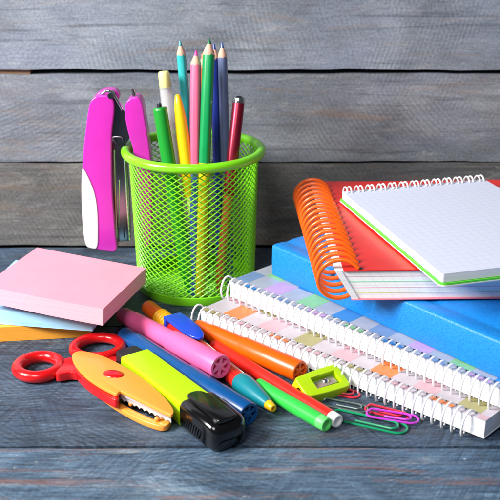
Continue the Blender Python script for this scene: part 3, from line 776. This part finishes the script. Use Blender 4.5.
# ------------------------------------------------------------------ red coil notebook
rl = Vector((-.026, .9997, 0)); rw = Vector((.9997, .026, 0)); R0 = P(352.5, 300, 4.42)
rn = thing('coil_notebook', 'red covered notebook with a thick orange plastic coil', 'notebook', R0)
zb, zt = 4.42, 6.12; RL, RW = 15.4, 14.2
R0 = Vector((R0.x, R0.y, 0))
shx = -.95                                # the sheets lean over towards the coil
bm = BM()
def layer(za, zb_, mi, ins=0.):
    sa = shx*(za-zb)/(zt-zb); sb = shx*(zb_-zb)/(zt-zb)
    A = [R0+rw*(sa+ins)+rl*ins+up*za, R0+rw*RW+rl*ins+up*za, R0+rw*RW+rl*RL+up*za, R0+rw*(sa+ins)+rl*RL+up*za]
    B = [R0+rw*(sb+ins)+rl*ins+up*zb_, R0+rw*RW+rl*ins+up*zb_, R0+rw*RW+rl*RL+up*zb_, R0+rw*(sb+ins)+rl*RL+up*zb_]
    uvl = bm.loops.layers.uv.verify()
    a = [bm.verts.new(p) for p in A]; b = [bm.verts.new(p) for p in B]
    for k in range(4):
        f = bm.faces.new((a[k], a[(k+1) % 4], b[(k+1) % 4], b[k])); f.material_index = mi
        ln = (A[(k+1) % 4]-A[k]).length
        for lp, w in zip(f.loops, ((0, za), (ln, za), (ln, zb_), (0, zb_))): lp[uvl].uv = w
    bm.faces.new(a[::-1]).material_index = mi; bm.faces.new(b).material_index = mi
zs = [zb+.07, zb+.36, zb+.39, zb+.66, zb+.69, zb+.98, zb+1.03, zb+1.28, zb+1.31, zt-.07]
cols = [0, 1, 0, 2, 0, 3, 0, 4, 0]
for k in range(len(cols)): layer(zs[k], zs[k+1], cols[k], .06 if cols[k] == 0 else .05)
link('pages', bm, ['squared_edge', 'line_yellow', 'line_rose', 'line_mint', 'line_rose'], rn)
bm = BM(); fl = R0+rw*(-.02)+rl*(-.01)                            # stiff white divider against the coil
A = [fl+up*(zb+.05), fl+rw*.34+up*(zb+.05), fl+rw*(shx+.34)+up*(zt-.06), fl+rw*shx+up*(zt-.06)]
prism(bm, A, rl*RL); link('divider', bm, 'pages', rn)
bm = BM(); box(bm, R0+rw*-.05+rl*-.06+up*zb, rw*(RW+.1), rl*(RL+.12), up*.06); link('back_cover', bm, 'back_pink', rn, bevel=.02, seg=2)
bm = BM()
q = [R0+rw*(shx+.42)+rl*-.06, R0+rw*(RW+.1)+rl*-.06, R0+rw*(RW+.1)+rl*(RL+.06), R0+rw*(shx+.42)+rl*(RL+.06)]
wav = lambda s, t: .02*sin(5*s+3*t)+.012*sin(11*t+2*s)
f1 = grid_quad(bm, [p+up*(zt-.02) for p in q], 24, 24, wav)
f2 = grid_quad(bm, [p+up*(zt-.09) for p in q], 24, 24, wav)
be = lambda fs: None
ring = []
bmesh.ops.remove_doubles(bm, verts=bm.verts, dist=1e-6)
bound = [e for e in bm.edges if len(e.link_faces) == 1]
bmesh.ops.bridge_loops(bm, edges=bound)
cv = link('cover', bm, 'cover_red', rn, 50)
# coil: helix through the punched holes
NCO = 17; pitch = (RL-.5)/NCO; zc = 5.42; rxo, rzo = 1.15, 1.16
pts = []; per = 36
hole_off = 0.0
xc = -.74
def coilpt(s, th): return R0+rw*(xc-.018*(s-7)+rxo*cos(th))+rl*s+up*(zc+rzo*sin(th))
for i in range(NCO*per+1-6):
    th = radians(40)+2*pi*i/per; s = .1+i/per*pitch
    pts.append(coilpt(s, th))
bm = BM(); tube(bm, pts, .122, 12); link('coil', bm, 'coil_orange', rn, 60)
bm = BM()
for k in range(NCO):
    s = .1+k*pitch; q = coilpt(s, radians(38)); q = Vector((q.x+.05, q.y, zt+.016))
    lathe(bm, q, up, [(0, .13), (.004, .13)], 14)
link('punched_holes', bm, 'hole_dark', cv)

# ------------------------------------------------------------------ small white pad with green card
zc0 = 6.2
p_bl, p_f = P(342, 202, zc0), P(441.5, 286.5, zc0)
e1 = (p_f-p_bl); PLn = e1.length; e1.normalize(); e2 = Vector((-e1.y, e1.x, 0)); PW = 9.6
wp = thing('writing_pad', 'white squared paper pad with a green back card lying on the red notebook', 'notepad', p_bl)
up = Vector((0, 0, 1))
Q = [p_bl, p_f, p_f+e2*PW, p_bl+e2*PW]
sag = lambda s, t: .10*sin(pi*s)**2*(1-t)*-.4
def card(z, th, grow, mat, name, lift, rc=.35):
    bm = BM(); c = [Q[0]-e1*grow-e2*grow, Q[1]+e1*grow-e2*grow, Q[2]+e1*grow+e2*grow, Q[3]-e1*grow+e2*grow]
    pts = []
    for k in range(4):
        a_ = c[k]; pv = (c[k-1]-a_).normalized(); nx = (c[(k+1) % 4]-a_).normalized()
        r = rc if k in (1, 2) else .05
        cen = a_+pv*r+nx*r
        for i in range(7):
            an = pi/2*i/6; pts.append(cen-nx*r*cos(an)-pv*r*sin(an))
    def lf(p):
        s = (p-Q[0]).dot(e1)/PLn; return lift*(1-s)**2
    A = [bm.verts.new(p+up*(z-zc0+lf(p))) for p in pts]; B = [bm.verts.new(p+up*(z-zc0+th+lf(p))) for p in pts]
    m = len(A); uvl = bm.loops.layers.uv.verify()
    for k in range(m): bm.faces.new((A[k], A[(k+1) % m], B[(k+1) % m], B[k])).material_index = 1 if isinstance(mat, list) else 0
    bm.faces.new(A[::-1]); f = bm.faces.new(B)
    for lp in f.loops:
        w = lp.vert.co-Q[0]; lp[uvl].uv = (w.dot(e1), w.dot(e2))
    return link(name, bm, mat, wp)
card(zc0+.02, .05, .12, 'white_plastic', 'back_sheet', .0)
card(zc0+.08, .10, .10, 'card_green', 'back_card', .0)
card(zc0+.20, .46, 0, ['squared', 'pages'], 'sheets', .0, .12)
# twin-loop wire along the back edge
bm = BM(); ztp = zc0+.68; nl = 13; pit = (PW-.7)/(nl-1)
hb_ = bm
for k in range(nl):
    for dx in (-.13, .13):
        c = Q[0]+e2*(.35+k*pit+dx)
        pts = []
        for i in range(17):
            th = radians(-20)+radians(250)*i/16
            pts.append(c+e1*(.0+.42*cos(th))+up*(.40+.52*sin(th)))
        tube(bm, pts, .055, 8)
    # bars that join the twin loops underneath
    tube(bm, [Q[0]+e2*(.35+k*pit-.13)+e1*-.33+up*.1, Q[0]+e2*(.35+min(k, nl-2)*pit+(pit if k < nl-1 else 0)-.13)+e1*-.33+up*.1], .045, 6) if k < nl-1 else None
link('twin_wire', bm, 'ring_white', wp, 60)
bm = BM()
for k in range(nl):
    for dx in (-.13, .13):
        lathe(bm, Q[0]+e2*(.35+k*pit+dx)+e1*.36+up*(.464+.2), up, [(0, .07), (.004, .07)], 10)
link('punched_holes', bm, 'hole_dark', wp)

# ------------------------------------------------------------------ light
w = bpy.data.worlds.new('World'); scene.world = w; w.use_nodes = True
w.node_tree.nodes['Background'].inputs[0].default_value = (.92, .96, 1, 1); w.node_tree.nodes['Background'].inputs[1].default_value = .07
def area(name, loc, target, size, energy, col=(1, 1, 1)):
    l = bpy.data.lights.new(name, 'AREA'); l.shape = 'RECTANGLE'; l.size, l.size_y = size[0]*S, size[1]*S; l.energy = energy; l.color = col
    o = bpy.data.objects.new(name, l); COL.objects.link(o); o.location = Vector(loc)*S
    o.rotation_euler = (Vector(target)-Vector(loc)).to_track_quat('-Z', 'Y').to_euler(); return o
area('studio_softbox', (-74, -46, 58), (0, -8, 3), (32, 32), 19.5, (1, .98, .95))
area('fill_light', (-30, -104, 92), (2, -14, 2), (40, 40), 6.5, (.97, .985, 1))  # added fill lamp from the camera side, no window there

# ------------------------------------------------------------------ camera
c = bpy.data.cameras.new('camera'); co = bpy.data.objects.new('camera', c); COL.objects.link(co)
co.location = CAM*S; co.rotation_euler = (pi/2-PITCH, 0, 0)
c.sensor_width = 36; c.lens = 72; c.clip_start = .02; c.clip_end = 20
c.dof.use_dof = True; c.dof.focus_distance = .545; c.dof.aperture_fstop = 20
scene.camera = co
vs = scene.view_settings; vs.view_transform = 'Standard'; vs.look = 'None'; vs.exposure = 0; vs.gamma = 1
